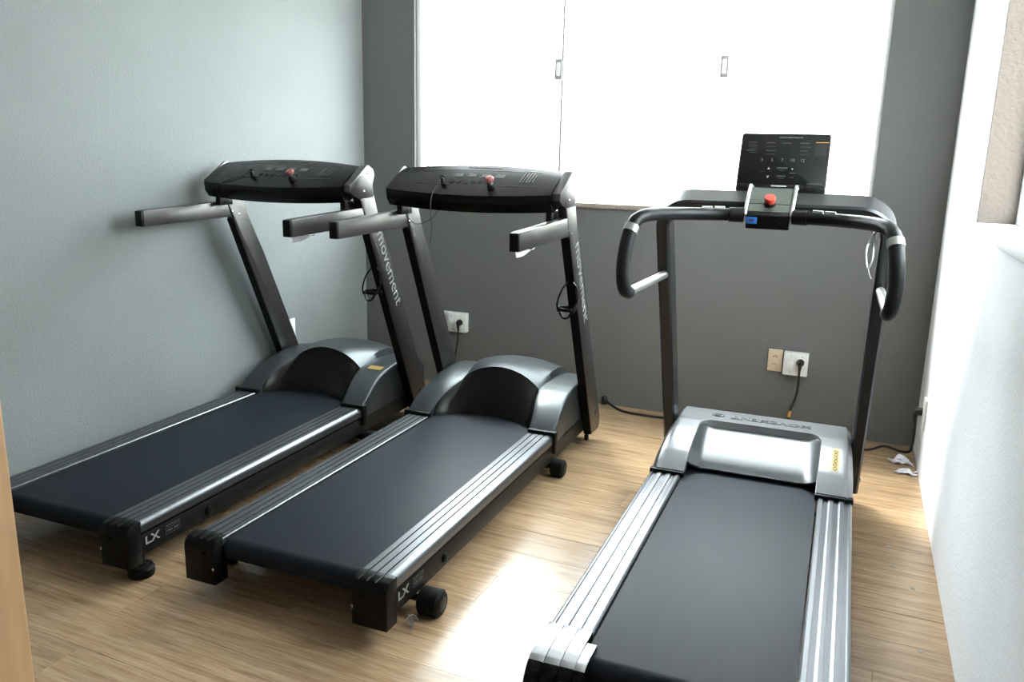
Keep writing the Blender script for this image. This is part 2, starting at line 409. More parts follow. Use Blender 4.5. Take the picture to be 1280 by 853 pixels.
# ------------------------------------------------------------------ dark twin treadmills
S_TAB = [(.43, .222), (.45, .238), (.48, .258), (.52, .283), (.57, .308), (.63, .329), (.70, .346), (.78, .357), (.87, .362), (.97, .359), (1.05, .347), (1.10, .325), (1.13, .285)]
def SY(y): return lerp_tab(S_TAB, y)
def SINV(z):
    for (a, b), (c, d) in zip(S_TAB, S_TAB[1:]):
        if b <= z <= d: return a+(c-a)*(z-b)/(d-b)
    return .43
def ELL(x): return .21+.225*math.sqrt(max(0, 1-(x/.265)**2))
def XIN(y):
    z = SY(min(y, .70)); return .265*math.sqrt(max(0, 1-((z-.21)/.225)**2))

def rail_profile(side, x0, x1, z, ribs, groove, gd):
    """closed outline in (x,z) with grooves; outer edge rounded. returns pts and per-edge material"""
    pts = []; mi = []
    w_ = (x1-x0-.012-groove*(ribs-1))/ribs
    pts.append((x0, z-.03)); mi.append(0); pts.append((x0, z-.003)); mi.append(0); pts.append((x0+.003, z)); mi.append(0)
    x = x0
    for i in range(ribs):
        x += w_
        if i < ribs-1:
            pts += [(x, z), (x, z-gd), (x+groove, z-gd), (x+groove, z)]; mi += [1, 1, 1, 0]; x += groove
    r = .022; cx = x1-r
    for k in range(7):
        a = R(90-15*k); pts.append((cx+r*math.cos(a), z-r+r*math.sin(a))); mi.append(0)
    pts.append((x1, z-.042)); mi.append(0); pts.append((x1-.006, z-.046)); mi.append(0); pts.append((x1-.03, z-.046)); mi.append(0); pts.append((x1-.03, z-.03)); mi.append(0)
    return [(side*a, b) for a, b in pts], mi
def extrude_y(mb, pts, mi, y0, y1):
    n = len(pts); v = [(a, y0, b) for a, b in pts]+[(a, y1, b) for a, b in pts]
    for i in range(n): mb.add([v[i], v[(i+1) % n], v[n+(i+1) % n], v[n+i]], [(0, 1, 2, 3)], mi[i])
    mb.add(v, [tuple(range(n)), tuple(range(n, 2*n))], 0)

def belt_loop(hw, y0, y1, ztop, r):
    """belt around rollers: rings of (y,z) offset for thickness"""
    mb = MB(); th = .003
    def outline(o):
        p = []; zc = ztop-r
        for k in range(13): a = R(90+15*k); p.append((y0+r+(r-o)*math.cos(a), zc+(r-o)*math.sin(a)))
        for k in range(13): a = R(-90+15*k); p.append((y1-r+(r-o)*math.cos(a), zc+(r-o)*math.sin(a)))
        return p
    o, i = outline(0), outline(th); n = len(o)
    for q in range(n):
        j = (q+1) % n
        mb.add([(-hw, *o[q]), (hw, *o[q]), (hw, *o[j]), (-hw, *o[j])], [(0, 1, 2, 3)])
        mb.add([(-hw, *i[q]), (hw, *i[q]), (hw, *i[j]), (-hw, *i[j])], [(3, 2, 1, 0)])
        for s in (-hw, hw): mb.add([(s, *o[q]), (s, *o[j]), (s, *i[j]), (s, *i[q])], [(0, 1, 2, 3)])
    bm = bmesh.new(); vs = [bm.verts.new(p) for p in mb.v]
    for q in mb.f: bm.faces.new([vs[k] for k in q])
    bmesh.ops.remove_doubles(bm, verts=bm.verts[:], dist=1e-6)
    return MB().bm(bm)

def wheel(root, x0, x1, y, r, name='wheel'):
    s = 1 if x1 > 0 else -1; a, b = sorted((abs(x0), abs(x1)))
    o = MB().lathe([(.004, a), (r-.006, a), (r, a+.006), (r, b-.008), (r-.008, b-.001), (.6*r, b-.001), (.6*r, b-.004), (.002, b-.004)], (0, y, r), (s, 0, 0), 22).obj(name, 'rubber', root)
    MB().lathe([(.002, b-.006), (.56*r, b-.006), (.56*r, b+.001), (.2*r, b+.003), (.002, b+.003)], (0, y, r), (s, 0, 0), 14).obj('hub_cap', 'frame_dark', o)
    MB().tube([(s*(a-.10), y, r+.005), (s*(a+.01), y, r)], .012, 8).obj('axle', 'frame_dark', o)
    return o

def dark_treadmill(name, label, loc, rz, first):
    root = thing(name, label, 'treadmill', loc, rz, 'dark treadmills along the left wall')
    # running deck
    MB().box(-.262, .262, -.955, .70, .168, .196, .003).obj('deck_board', 'black', root)
    belt_loop(.2615, -1.025, .80, .205, .038).obj('running_belt', 'belt', root, smooth=.9)
    for y in (-.987, .765):
        MB().lathe([(.01, -.27), (.031, -.268), (.031, .268), (.01, .27)], (0, y, .167), (1, 0, 0), 16).obj('roller', 'rail', root)
    for s in (-1, 1):
        mb = MB(); p, mi = rail_profile(s, .266, .389, .215, 4, .0052, .010); extrude_y(mb, p, mi, -1.02, .47)
        mb.obj('side_rail', ['rail', 'groove'], root, smooth=.5)
        fr = MB().box(min(s*.345, s*.382), max(s*.345, s*.382), -1.03, 1.06, .082, .158, .004).obj('frame_beam', 'frame_dark', root)
        MB().lathe([(.002, .380), (.016, .380), (.018, .382), (.016, .391), (.008, .394), (.002, .394)], (0, -.665, .117), (s, 0, 0), 14).obj('knob', 'black', fr)
        # rear end cap: rounded hood over the rail end with two vertical faces
        pr = [(-1.066, .060), (-1.066, .185), (-1.060, .202), (-1.046, .213), (-1.022, .218), (-1.0, .218), (-1.004, .150), (-1.004, .10), (-1.004, .060)]
        ec = MB().prism_x(pr, s*.268, s*.394, bev=.003).obj('end_cap', 'black', root)
        for k in range(3):
            xx = .290+.031*k
            MB().box(min(s*xx, s*(xx+.005)), max(s*xx, s*(xx+.005)), -1.064, -1.0, .2165, .2195).obj('ridge', 'frame_dark', ec, smooth=0)
        MB().lathe([(.002, 0), (.009, 0), (.009, .003), (.004, .004), (.002, .002)], (s*.31, -1.066, .165), (0, -1, 0), 10).obj('screw', 'black_gloss', ec)
        sl = MB().box(min(s*.2685, s*.2755), max(s*.2685, s*.2755), -1.07, -1.03, .115, .127, .002).obj('adjuster_screw', 'chrome', ec)
        # front clip of the cover over the rail
        cl = MB().box(min(s*.262, s*.398), max(s*.262, s*.398), .425, .462, .205, .232, .006)
        cl.box(min(s*.386, s*.402), max(s*.386, s*.402), .425, .462, .125, .232, .006)
        cl.obj('cover_clip', 'black', root)
        # upright with the end plate of the console
        up_pts = [(.945, .065), (1.068, .065), (1.085, .12), (.700, .92), (.583, 1.13), (.515, 1.30), (.392, 1.280), (.463, 1.135)]
        end_pts = [(.518, 1.27), (.510, 1.33), (.528, 1.376), (.518, 1.402), (.475, 1.422), (.460, 1.420), (.312, 1.330), (.312, 1.300), (.345, 1.280), (.392, 1.265)]
        MB().prism_x(end_pts, s*(.387 if s > 0 else .413), s*.4255, bev=.003).obj('console_end_cap', 'graphite', root, smooth=.5)
        u = MB().prism_x(up_pts, s*.381, s*.424, bev=.004).obj('upright', 'graphite', root, smooth=.5)
        MB().prism_x([(.463, 1.128), (.942, .066), (.938, .065), (.459, 1.127)], s*.3815, s*.4235).obj('post_trim', 'black', u, smooth=0)
        for (yy, zz) in ((.47, 1.385), (.43, 1.30), (.435, 1.165), (.485, 1.15)):
            MB().lathe([(.001, 0), (.0065, 0), (.006, .003), (.001, .004)], (s*.424, yy, zz), (s, 0, 0), 10).obj('bolt', 'chrome', u)
            MB().lathe([(.001, 0), (.0055, 0), (.005, .002), (.001, .003)], (s*.381, yy+.02, zz), (-s, 0, 0), 10).obj('bolt', 'chrome', u)
        MB().lathe([(.001, 0), (.010, 0), (.010, .008), (.001, .009)], (s*.424, .985, .17), (s, 0, 0), 6).obj('bolt', 'chrome', u)
        MB().lathe([(.001, 0), (.012, 0), (.012, .03), (.001, .03)], (s*.40, .93, .035), (0, 0, 1), 8).obj('foot_bolt', 'black', u)
        # handle: rectangular tube towards the user
        hd = MB().prism_x([(-.125, 1.130), (-.125, 1.203), (.42, 1.222), (.455, 1.140)], s*.384, s*.423, bev=.003).obj('handle', 'graphite', root)
        MB().prism_x([(-.142, 1.131), (-.142, 1.201), (-.125, 1.203), (-.125, 1.130)], s*.384, s*.423, bev=.004).obj('end_plug', 'black', hd)
    # cross members and wheels
    MB().box(-.36, .36, -.90, -.84, .085, .125, .004).obj('cross_tube', 'frame_dark', root)
    MB().box(-.36, .36, .46, .52, .075, .125, .004).obj('cross_tube', 'frame_dark', root)
    for s in (-1, 1): wheel(root, s*.372, s*.436, .477, .042, 'front_wheel')
    if first:
        for s in (-1, 1):
            MB().lathe([(.002, 0), (.043, 0), (.046, .006), (.046, .03), (.040, .038), (.016, .042), (.013, .10), (.002, .10)], (s*.36, -.985, 0), (0, 0, 1), 22).obj('levelling_foot', 'rubber', root)
    else:
        for s in (-1, 1): wheel(root, s*.385, s*.462, -.83, .047, 'rear_wheel')
    # motor cover
    mb = MB(); ys = [S_TAB[0][0]+(1.13-.43)*i/34 for i in range(35)]
    for s in (-1, 1):
        rings = []
        for y in ys:
            hw = .388-.014*min(1, max(0, (y-.5)/.15)); xi = XIN(y) if y < .70 else XIN(.70)
            z = SY(y); r = min(.014, (z-.2)*.5); row = [(xi, .19), (xi, z-.003), (xi+.004, z)]
            for k in range(1, 5): row.append((xi+.004+(hw-r-xi-.004)*k/5, z+.004*math.sin(math.pi*k/5)))
            for k in range(5): a = R(90-22.5*k); row.append((hw-r+r*math.cos(a), z-r+r*math.sin(a)))
            row += [(hw, .20 if z > .215 else z), (hw+.0, .16)]
            rings.append([(s*a, y, b) for a, b in row])
        n = len(rings[0]); v = [p for q in rings for p in q]
        mb.add(v, [(j*n+i, j*n+i+1, (j+1)*n+i+1, (j+1)*n+i) for j in range(len(rings)-1) for i in range(n-1)])
        mb.add(rings[-1], [tuple(range(n))]); mb.add(rings[0], [tuple(range(n))])
    XH = XIN(.70)
    def hump(u, v):
        y = .700+.43*v; x = (2*u-1)
        edge = 1 if abs(x) > .985 else 0
        xx = max(-1, min(1, x/.97))*XH*(1+.10*v) if not edge else math.copysign(XH*(1+.10*v)+.010, x)
        g = (ELL(max(-1, min(1, x/.97))*XH)-.346)/.089
        A = lerp_tab([(.70, .089), (.80, .096), (.90, .098), (1.0, .09), (1.08, .07), (1.13, .04)], y); E_ = lerp_tab([(.70, 0), (.95, .026), (1.13, .026)], y)
        m_ = min(1, max(0, (y-.70)/.22)); m_ = m_*m_*(3-2*m_); fl_ = lerp_tab([(.70, 1), (1.02, 1), (1.13, .5)], y)
        z = SY(y)+(((1-m_)*.089*g+m_*(.034+.036*(1-(x/.97)**2)))*fl_ if not edge else -.012)
        return (xx, y, z)
    mb.grid(hump, 36, 16)
    lip = [hump(i/36, 0) for i in range(37)]   # thin lip over the scoop
    mb.add([p for p in lip]+[(p[0], p[1]+.012, p[2]-.012) for p in lip], [(i, i+1, 38+i, 37+i) for i in range(36)])
    fr = [hump(i/36, 1) for i in range(37)]
    mb.add([p for p in fr]+[(p[0], 1.13, .16) for p in fr], [(i, i+1, 38+i, 37+i) for i in range(36)])
    cv = mb.obj('motor_cover', 'cover', root, smooth=.75)
    for s in (-1, 1):
        MB().prism_x([(.45, .085), (.45, .20), (.55, .24), (.7, .26), (1.125, .26), (1.125, .085)], s*.366, s*.3735).obj('side_skirt', 'frame_dark', root, smooth=0)
    # dark concave scoop below the lip
    def scoop(u, v):
        a = math.pi*(1-u); x = .266*math.cos(a)
        zt = .208+.222*math.sin(a); yt = .703 if zt > .346 else min(.703, SINV(max(.2225, zt))+.004)
        yb = .60-.135*(x/.266)**2; zb = .199
        t = v; q = t**1.6
        return (x*(1-.0*t), yb+(yt-yb)*(.25*t+.75*q), zb+(zt-zb)*t)
    MB().grid(scoop, 36, 12).obj('scoop', 'scoop', cv, recalc=False)
    MB().tube([(.258*(2*i/24-1), .597-.135*((2*i/24-1)*.97)**2, .204) for i in range(25)], .004, 6).obj('scoop_seal', 'black', cv)
    if first:
        MB().lathe([(.001, 0), (.034, 0), (.034, .002), (.028, .003), (.027, .0015), (.012, .0015), (.011, .003), (.001, .003)], (.0, .80, .4295), (0, 0, 1), 24).obj('badge', 'cover', cv)
    else:
        MB().prism([(-.026, .008), (-.014, -.002), (.004, -.007), (.024, -.006), (.008, -.001), (-.012, .007)], lambda a, b: (a-.02, .80+b*1.6, .425), lambda a, b: (a-.02, .80+b*1.6, .4305)).obj('badge_slot', 'black', cv)
    if first:
        st = MB().add([(.262, .690, SY(.69)+.0055), (.345, .690, SY(.69)+.0055), (.345, .735, SY(.735)+.0055), (.262, .735, SY(.735)+.0055)], [(0, 1, 2, 3)]).obj('warning_sticker', 'yellow', root, smooth=0); st['label'] = 'yellow warning sticker'
    # console
    XL_, XR_ = -.412, .386
    def k_(x): return max(0, 1-((x-(XL_+XR_)/2)/((XR_-XL_)/2))**2)
    def top(x, t, o=0):
        q = k_(x); yF = .305-.042*q; zF = 1.328-.014*q; yB = .475+.032*q; zB = 1.413+.022*q
        return (x, yF+(yB-yF)*t-.42*o, zF+(zB-zF)*t+.010*math.sin(math.pi*t)+.9*o)
    rings = []
    for i in range(33):
        x = XL_+(XR_-XL_)*i/32; q = k_(x); F = top(x, 0)
        ring = [top(x, t) for t in (1, .8, .6, .4, .2, .06)]
        ring += [(x, F[1]-.006, F[2]-.004), (x, F[1]-.008, F[2]-.014), (x, F[1]-.002, F[2]-.05), (x, F[1]+.012, 1.262-.014*q), (x, F[1]+.022, 1.250-.014*q), (x, F[1]+.05, 1.250-.012*q)]
        ring += [(x, .45, 1.29), (x, .500+.03*q, 1.36), (x, top(x, 1)[1]+.006, top(x, 1)[2]-.012)]
        rings.append(ring)
    cn = MB().loft(rings).obj('console', 'black_gloss', root, smooth=.6)
    for s in (-1, 1):
        MB().box(min(s*.352, s*.380), max(s*.352, s*.380), .335, .43, 1.205, 1.255, .004).obj('console_bracket', 'black', root)
    def patch(mb, x0, x1, t0, t1, o=.0010, n=6):
        mb.grid(lambda u, v: top(x0+(x1-x0)*u, t0+(t1-t0)*v, o), n, 2)
    pr = MB(); patch(pr, -.30, .24, .78, .80, n=14); patch(pr, -.30, -.10, .25, .265); patch(pr, .10, .30, .25, .265)
    patch(pr, -.365, -.362, .2, .9)
    pr.obj('panel_line', 'dimprint', cn, smooth=0, recalc=False)
    for k in range(4):
        d = MB(); patch(d, -.115+.068*k, -.070+.068*k, .50, .62); d.obj('display_window', 'print' if first else 'dimprint', cn, smooth=0, recalc=False)
    tb = MB()
    for k in range(5): patch(tb, .215+.014*k, .222+.014*k, .38, .80)
    patch(tb, .21, .285, .83, .87); tb.obj('speed_table', 'dimprint', cn, smooth=0, recalc=False)
    for k in range(7):
        b = MB(); patch(b, -.11+.034*k, -.093+.034*k, .30, .37); b.obj('key', 'black', cn, smooth=0, recalc=False)
    q = top(0, .90, .001); nx = Vector((0, .42, .9)); yd = Vector(top(0, 1))-Vector(top(0, .8))
    text('brand_lettering', 'movement', .026, 'dimprint', cn, q, (1, 0, 0), yd, sx=1.5, align='CENTER')
    # emergency stop button
    b0 = Vector(top(.10, .22)); ax = Vector((0, -.42, .9)).normalized()
    eb = MB().lathe([(.001, -.004), (.018, -.004), (.016, .014), (.001, .014)], b0, ax, 16).obj('button_base', 'black', cn)
    MB().lathe([(.001, .013), (.013, .013), (.014, .030), (.001, .030)], b0, ax, 16).obj('button_collar', 'chrome', eb)
    MB().lathe([(.001, .028), (.015, .028), (.0195, .033), (.0205, .041), (.016, .047), (.001, .049)], b0, ax, 18).obj('stop_button', 'pink', eb)
    # safety key and its cord
    k0 = Vector(top(-.14, .28)); sk = MB().lathe([(.001, -.004), (.012, -.004), (.010, .018), (.006, .026), (.001, .027)], k0, ax, 10)
    sk.tube([k0+ax*.022+Vector((-.012, 0, .004)), k0+ax*.034, k0+ax*.022+Vector((.012, 0, .006))], .0035, 6, sm=4)
    sk = sk.obj('safety_key', 'black', cn)
    if first: cp = [k0+ax*.02, k0+Vector((-.03, .0, .014)), Vector(top(-.20, .22, .004)), Vector(top(-.26, .06, .005)), Vector((-.31, .275, 1.30)), Vector((-.315, .28, 1.27))]
    else: cp = [k0+ax*.02, Vector(top(-.15, 0, .012)), Vector((-.152, .238, 1.27)), Vector((-.15, .24, 1.21)), Vector((-.147, .24, 1.15)), Vector((-.158, .242, 1.09))]
    MB().tube(cp, .0016, 6, sm=6).obj('safety_cord', 'cable', sk)
    if not first:
        MB().tube([(-.345, .40, 1.235), (-.335, .37, 1.19), (-.28, .35, 1.165), (-.22, .37, 1.19), (-.19, .40, 1.24)], .0016, 6, sm=6).obj('loose_wire', 'cable', cn)
    # lettering down the right upright: reads from the user side, letters stacked along the post
    ud = Vector((0, .431, -.902)).normalized()
    text('post_lettering', 'movement', .098, 'letter', root, (.4245, .515+.05, 1.105), ud, Vector((0, .902, .431)), sx=1.04)
    # model mark on the side of the frame
    text('model_lettering', 'LX', .042, 'letter', root, (.3826, -.980, .129), (0, 1, 0), (0, 0, 1), sx=1.35, bold=.0008)
    bx = MB()                                   # small illegible print after the model letters
    for k in range(5): bx.box(.382, .3828, -.880+.014*k, -.870+.014*k, .141, .147)
    for (a, b, c, d_) in ((-.884, -.812, .134, .1355), (-.884, -.812, .112, .1135), (-.884, -.8825, .112, .1355), (-.8135, -.812, .112, .1355), (-.876, -.850, .120, .1275), (-.843, -.820, .120, .1275)): bx.box(.382, .3828, a, b, c, d_)
    bx.obj('model_print', 'pale_small', root, smooth=0)['kind'] = 'stuff'
    # bottle cage on the right upright
    def upy(z): return .463+(1.135-z)*.45
    cg = MB(); z0 = .88; bx_, by = .402, upy(.86)
    cg.tube([(bx_-.004, upy(.93)-.006, .93), (bx_-.03, upy(.90)-.045, .885), (bx_-.045, by-.075, .825), (bx_-.035, by-.085, .79)], .0042, 6, sm=5)
    cg.tube([(bx_+.008, upy(.93)-.006, .93), (bx_+.035, upy(.90)-.03, .90), (bx_+.045, by-.055, .84), (bx_+.035, by-.085, .79)], .0042, 6, sm=5)
    ring = [(bx_+.042*math.cos(R(a)), by-.052+.042*math.sin(R(a)), .80) for a in range(0, 360, 24)]
    cg.tube(ring, .0045, 6, closed=True, flat=2.0)
    cg.box(bx_-.012, bx_+.012, upy(.80)-.012, upy(.80)-.0005, .775, .93, .003)
    cg.tube([(bx_-.03, by-.085, .795), (bx_-.012, by-.088, .765), (bx_+.012, by-.088, .765), (bx_+.03, by-.085, .795)], .005, 6, sm=5)
    cg.obj('bottle_cage', 'black_gloss', root)
    # torn protective film under the right handle
    MB().grid(lambda u, v: (.39+.030*u, -.10+.13*u+.02*v, 1.131-(.030*v)*(1-.9*u)+.006*math.sin(5*u+3*v)), 6, 4).obj('torn_film', 'paper', root, recalc=False)
    return root
T1 = dark_treadmill('treadmill', 'dark grey treadmill pushed against the pale left wall', (-2.583, 2.95, 0), R(.6), True)
T2 = dark_treadmill('treadmill', 'dark grey treadmill in the middle of the three, with grey handles', (-1.576, 3.0, 0), 0, False)

# ------------------------------------------------------------------ silver treadmill
T3 = thing('treadmill', 'silver-railed treadmill with an upright black display, nearest the white wall', 'treadmill', (-.282, 3.0, 0), R(.4))
MB().box(-.262, .262, -1.10, .50, .168, .196, .003).obj('deck_board', 'black', T3)
belt_loop(.262, -1.165, .55, .205, .042).obj('running_belt', 'belt', T3, smooth=.9)
for y in (-1.123, .51):
    MB().lathe([(.01, -.30), (.036, -.298), (.036, .298), (.01, .30)], (0, y, .163), (1, 0, 0), 16).obj('roller', 'black', T3)
for s in (-1, 1):
    # silver rail: three shallow flutes
    pts = [(.267, .185), (.267, .211), (.269, .214)]; x = .269
    for i in range(3):
        pts += [(x+.004, .2175), (x+.016, .2165), (x+.019, .2125), (x+.0335, .2105), (x+.0365, .2165)]; x += .0375
    pts += [(.384, .216), (.389, .213), (.391, .207), (.391, .15), (.37, .145), (.36, .185)]
    mb = MB(); extrude_y(mb, [(s*a, b) for a, b in pts], [0]*len(pts), -1.04, .26); mb.obj('side_rail', 'silver', T3, smooth=.4)
    MB().box(min(s*.35, s*.388), max(s*.35, s*.388), -1.10, .80, .075, .150, .005).obj('frame_beam', 'frame_dark', T3)
    # end cap: three segments curving down behind, with an inner belt guard fin
    def capseg(x0, x1, dz):
        prof = [(-1.035, .218+dz), (-1.10, .219+dz), (-1.155, .216+dz)]
        for k in range(1, 7): a = R(90+15*k); prof.append((-1.165+.085*math.cos(a), .130+dz*.5+.086*math.sin(a)))
        prof += [(-1.247, .06), (-1.20, .055), (-1.16, .075), (-1.14, .15), (-1.035, .16)]
        return MB().prism_x(prof, s*x0, s*x1, bev=.0025)
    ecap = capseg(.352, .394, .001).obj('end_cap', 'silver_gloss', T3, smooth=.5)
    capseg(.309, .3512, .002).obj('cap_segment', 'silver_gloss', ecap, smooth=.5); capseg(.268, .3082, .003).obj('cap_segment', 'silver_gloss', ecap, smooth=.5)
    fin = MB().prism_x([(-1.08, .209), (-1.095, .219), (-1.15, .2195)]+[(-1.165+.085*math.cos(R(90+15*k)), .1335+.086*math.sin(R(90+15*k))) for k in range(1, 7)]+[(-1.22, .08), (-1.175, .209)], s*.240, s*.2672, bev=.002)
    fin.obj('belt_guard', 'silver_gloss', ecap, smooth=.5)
    for q_ in [ecap]+list(ecap.children):        # polished top; dark reflection painted black on the faces below
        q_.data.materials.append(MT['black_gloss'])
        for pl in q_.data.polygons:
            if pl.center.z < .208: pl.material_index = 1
    MB().lathe([(.002, 0), (.045, 0), (.047, .006), (.047, .028), (.02, .035), (.016, .09), (.002, .09)], (s*.36, -1.05, 0), (0, 0, 1), 20).obj('levelling_foot', 'rubber', T3)
    wheel(T3, s*.33, s*.375, .45, .04, 'front_wheel')
# cover
S3 = [(.215, .233), (.26, .257), (.32, .283), (.40, .306), (.50, .325), (.60, .336), (.70, .340), (.775, .340), (.80, .334), (.815, .318), (.82, .29)]
def SY3(y): return lerp_tab(S3, y)
rows3 = [.215+(.82-.215)*i/40 for i in range(41)]
RT, RB, RW = .625, .215, .255       # recess top, open bottom, half width
def rec_hw(y):
    if y > RT: return 0
    d = RT-y; r = .06
    return RW-r+math.sqrt(max(0, r*r-(r-d)**2)) if d < r else RW
mb = MB()
for s in (-1, 1):
    rings = []
    for y in rows3+[RT-.0001, RT+.0001]:
        pass
    yy = sorted(rows3+[RT-.0002, RT-.004, RT-.012, RT-.024, RT+.0002])
    for y in yy:
        hw = .391-.017*min(1, max(0, (y-.30)/.45)); z = SY3(y); xi = rec_hw(y)
        if y < .23: xi = RW
        row = [(xi, z-.035 if xi > 0 else z), (xi, z-.003 if xi > 0 else z), (xi+.003, z)]
        for k in range(1, 6): row.append((xi+.003+(hw-.026-xi-.003)*k/6, z))
        row += [(hw-.026, z), (hw-.020, z-.002), (hw-.002, z-.026), (hw, z-.032), (hw, .15)]
        rings.append([(s*a, y, b) for a, b in row])
    n = len(rings[0]); v = [p for q in rings for p in q]
    mb.add(v, [(j*n+i, j*n+i+1, (j+1)*n+i+1, (j+1)*n+i) for j in range(len(rings)-1) for i in range(n-1)])
    fr = rings[-1]; mb.add([*fr, *[(p[0], p[1], .1) for p in fr]], [(i, i+1, n+i+1, n+i) for i in range(n-1)])
    lo_ = rings[0]; mb.add([*lo_, *[(p[0], p[1], .20) for p in lo_]], [(i, i+1, n+i+1, n+i) for i in range(n-1)])
# rim wall at the top of the recess
cv3 = mb.obj('motor_cover', 'silver_cover', T3, smooth=.55)
rim = []
for i in range(41):
    t = i/40; a = math.pi*t
    x = RW*math.cos(a); x = max(-RW, min(RW, 1.35*x)); d = 0
    ax = abs(x); r = .06; y = RT if ax < RW-r else RT-r+math.sqrt(max(0, r*r-(ax-(RW-r))**2)); rim.append((x, y))
MB().add([(x, y, SY3(y)-.002) for x, y in rim]+[(x*.985, y-.012, SY3(y)-.034) for x, y in rim], [(i, i+1, 42+i, 41+i) for i in range(40)]).obj('recess_rim', 'silver_cover', cv3, recalc=False)
def recpan(u, v):
    x = (2*u-1)*RW; y = .318+(RT-.318)*v-.0*abs(2*u-1); e = max(0, (abs(x)-.19)/.065); 
    lim = RT if abs(x) < RW-.06 else RT-.06+math.sqrt(max(0, .0036-(abs(x)-(RW-.06))**2))
    y = min(y, lim+.002); base = .222+(.312-.222)*((y-.318)/(RT-.318))**.75
    return (x, y+(-.035*e*e)*(1-v), min(SY3(y)-.004, base+.030*e*e))
MB().grid(recpan, 40, 14).obj('recess_panel', 'panel_grey', cv3, recalc=False)
MB().tube([(RW*(2*i/24-1)*.985, .316-.035*max(0, (abs((2*i/24-1)*RW)-.19)/.065)**2, .218+.026*max(0, (abs((2*i/24-1)*RW)-.19)/.065)**2) for i in range(25)], .006, 6).obj('recess_seal', 'black_gloss', cv3)
for s in (-1, 1):
    MB().box(min(s*.254, s*.395), max(s*.254, s*.395), .205, .235, .205, .229, .004).obj('cover_clip', 'black', T3)
    MB().prism_x([(.215, .08), (.215, .20), (.4, .24), (.815, .24), (.815, .08)], s*.372, s*.3735).obj('side_skirt', 'frame_dark', T3, smooth=0)
text('cover_lettering', 'MOVEMENT', .054, 'ink', cv3, (.212, .697, .3412), (-1, 0, 0), (0, -1, 0), bold=.0010, width=.345)
lg = MB().tube([(-.195+.026*math.cos(R(a)), .700+.02*math.sin(R(a)), .3405) for a in range(0, 360, 20)], .0018, 5, closed=True)
lg.tube([(-.195+.013*math.cos(R(a)), .700+.010*math.sin(R(a)), .3405) for a in range(0, 360, 24)], .0022, 5, closed=True)
lg.obj('round_logo', 'ink', cv3)
sv = [(.300, .345), (.338, .345), (.338, .56), (.300, .56)]
n_ = 8; sb = MB().grid(lambda u, v: (.303+.030*u, .335+.165*v, SY3(.335+.165*v)+.0012), 1, n_).obj('warning_sticker', 'yellow', T3, smooth=0, recalc=False); sb['label'] = 'yellow warning sticker with small symbols'
sy = MB()
for k in range(6):
    yk = .350+.025*k; zz = SY3(yk)+.002
    sy.tube([(.318+.007*math.cos(R(a)), yk+.009*math.sin(R(a)), SY3(yk+.009*math.sin(R(a)))+.0018) for a in range(0, 360, 45)], .0013, 4, closed=True)
sy.obj('sticker_symbols', 'ink', sb)
# bent U frame: flat tube leaning towards the user
Us = Vector((0, -.41, .912)).normalized(); Un = Vector((0, .912, .41)).normalized(); U0 = Vector((0, .712, .06))
LT = 1.398; HX = .402; TH = .026; DP = .105
path = [(-HX, 0.0), (-HX, .5), (-HX, 1.0), (-HX, LT-TH-.105)]
rc = .105
for k in range(1, 9): a = R(180-90*k/9); path.append((-HX+rc+rc*math.cos(a), LT-TH-rc+rc*math.sin(a)))
path += [(-HX+rc, LT-TH), (0, LT-TH)]
path += [(-a, b) for a, b in path[-2::-1]]
rings = []
for i, (x, s_) in enumerate(path):
    a = path[max(0, i-1)]; b = path[min(len(path)-1, i+1)]; t = Vector((b[0]-a[0], b[1]-a[1])).normalized(); nn = Vector((-t.y, t.x))
    ring = []; bw = .008
    for (p, q) in ((TH-bw, 0), (TH, bw), (TH, DP-bw), (TH-bw, DP), (-TH+bw, DP), (-TH, DP-bw), (-TH, bw), (-TH+bw, 0)):
        ring.append(Vector((x+nn.x*p, 0, 0))+U0+Us*(s_+nn.y*p)+Un*q)
    rings.append(ring)
uf = MB().loft(rings).obj('upright_frame', 'u_frame', T3, smooth=.4)
for s in (-1, 1):
    for (yy, zz) in ((.715, .085), (.66, .20)):
        MB().lathe([(.001, 0), (.010, 0), (.010, .008), (.001, .009)], (s*(HX+TH), yy+.05, zz+.02), (s, 0, 0), 6).obj('bolt', 'chrome', uf)
# handlebars
for s in (-1, 1):
    bar = [(s*.085, .045, 1.298), (s*.18, .015, 1.298), (s*.27, -.06, 1.300), (s*.335, -.17, 1.303), (s*.372, -.255, 1.300), (s*.392, -.300, 1.284), (s*.402, -.322, 1.255)]
    hb = MB().tube(bar, .0225, 14, sm=5).obj('handlebar', 'black', T3)
    MB().lathe([(.001, 0), (.0265, 0), (.0265, .05), (.001, .05)], (s*.085, .045, 1.298), (s, -.25, 0), 14).obj('bar_collar', 'black', hb)
    for k, xx in enumerate((.165, .205)):
        yv = lerp_tab([(.085, .045), (.18, .015), (.27, -.06)], xx)
        MB().tube([(s*(xx-.017), yv+.004, 1.319), (s*(xx+.017), yv-.012, 1.319)], .0042, 8, flat=2).obj('pulse_sensor', 'chrome', hb)
    MB().tube([(s*.398, -.312, 1.270), (s*.403, -.325, 1.249)], .0255, 14).obj('grip_ring', 'bare', hb)
    grip = [(s*.402, -.322, 1.255), (s*.410, -.336, 1.20), (s*.414, -.343, 1.14), (s*.412, -.342, 1.09), (s*.408, -.325, 1.056), (s*.405, -.290, 1.042)]
    MB().tube(grip, .0235, 14, sm=5).obj('grip', 'foam', hb)
    MB().tube([(s*.405, -.292, 1.042), (s*.402, 0, 1.036), (s*.400, .285, 1.030)], .0165, 12).obj('lower_bar', 'bare', hb)
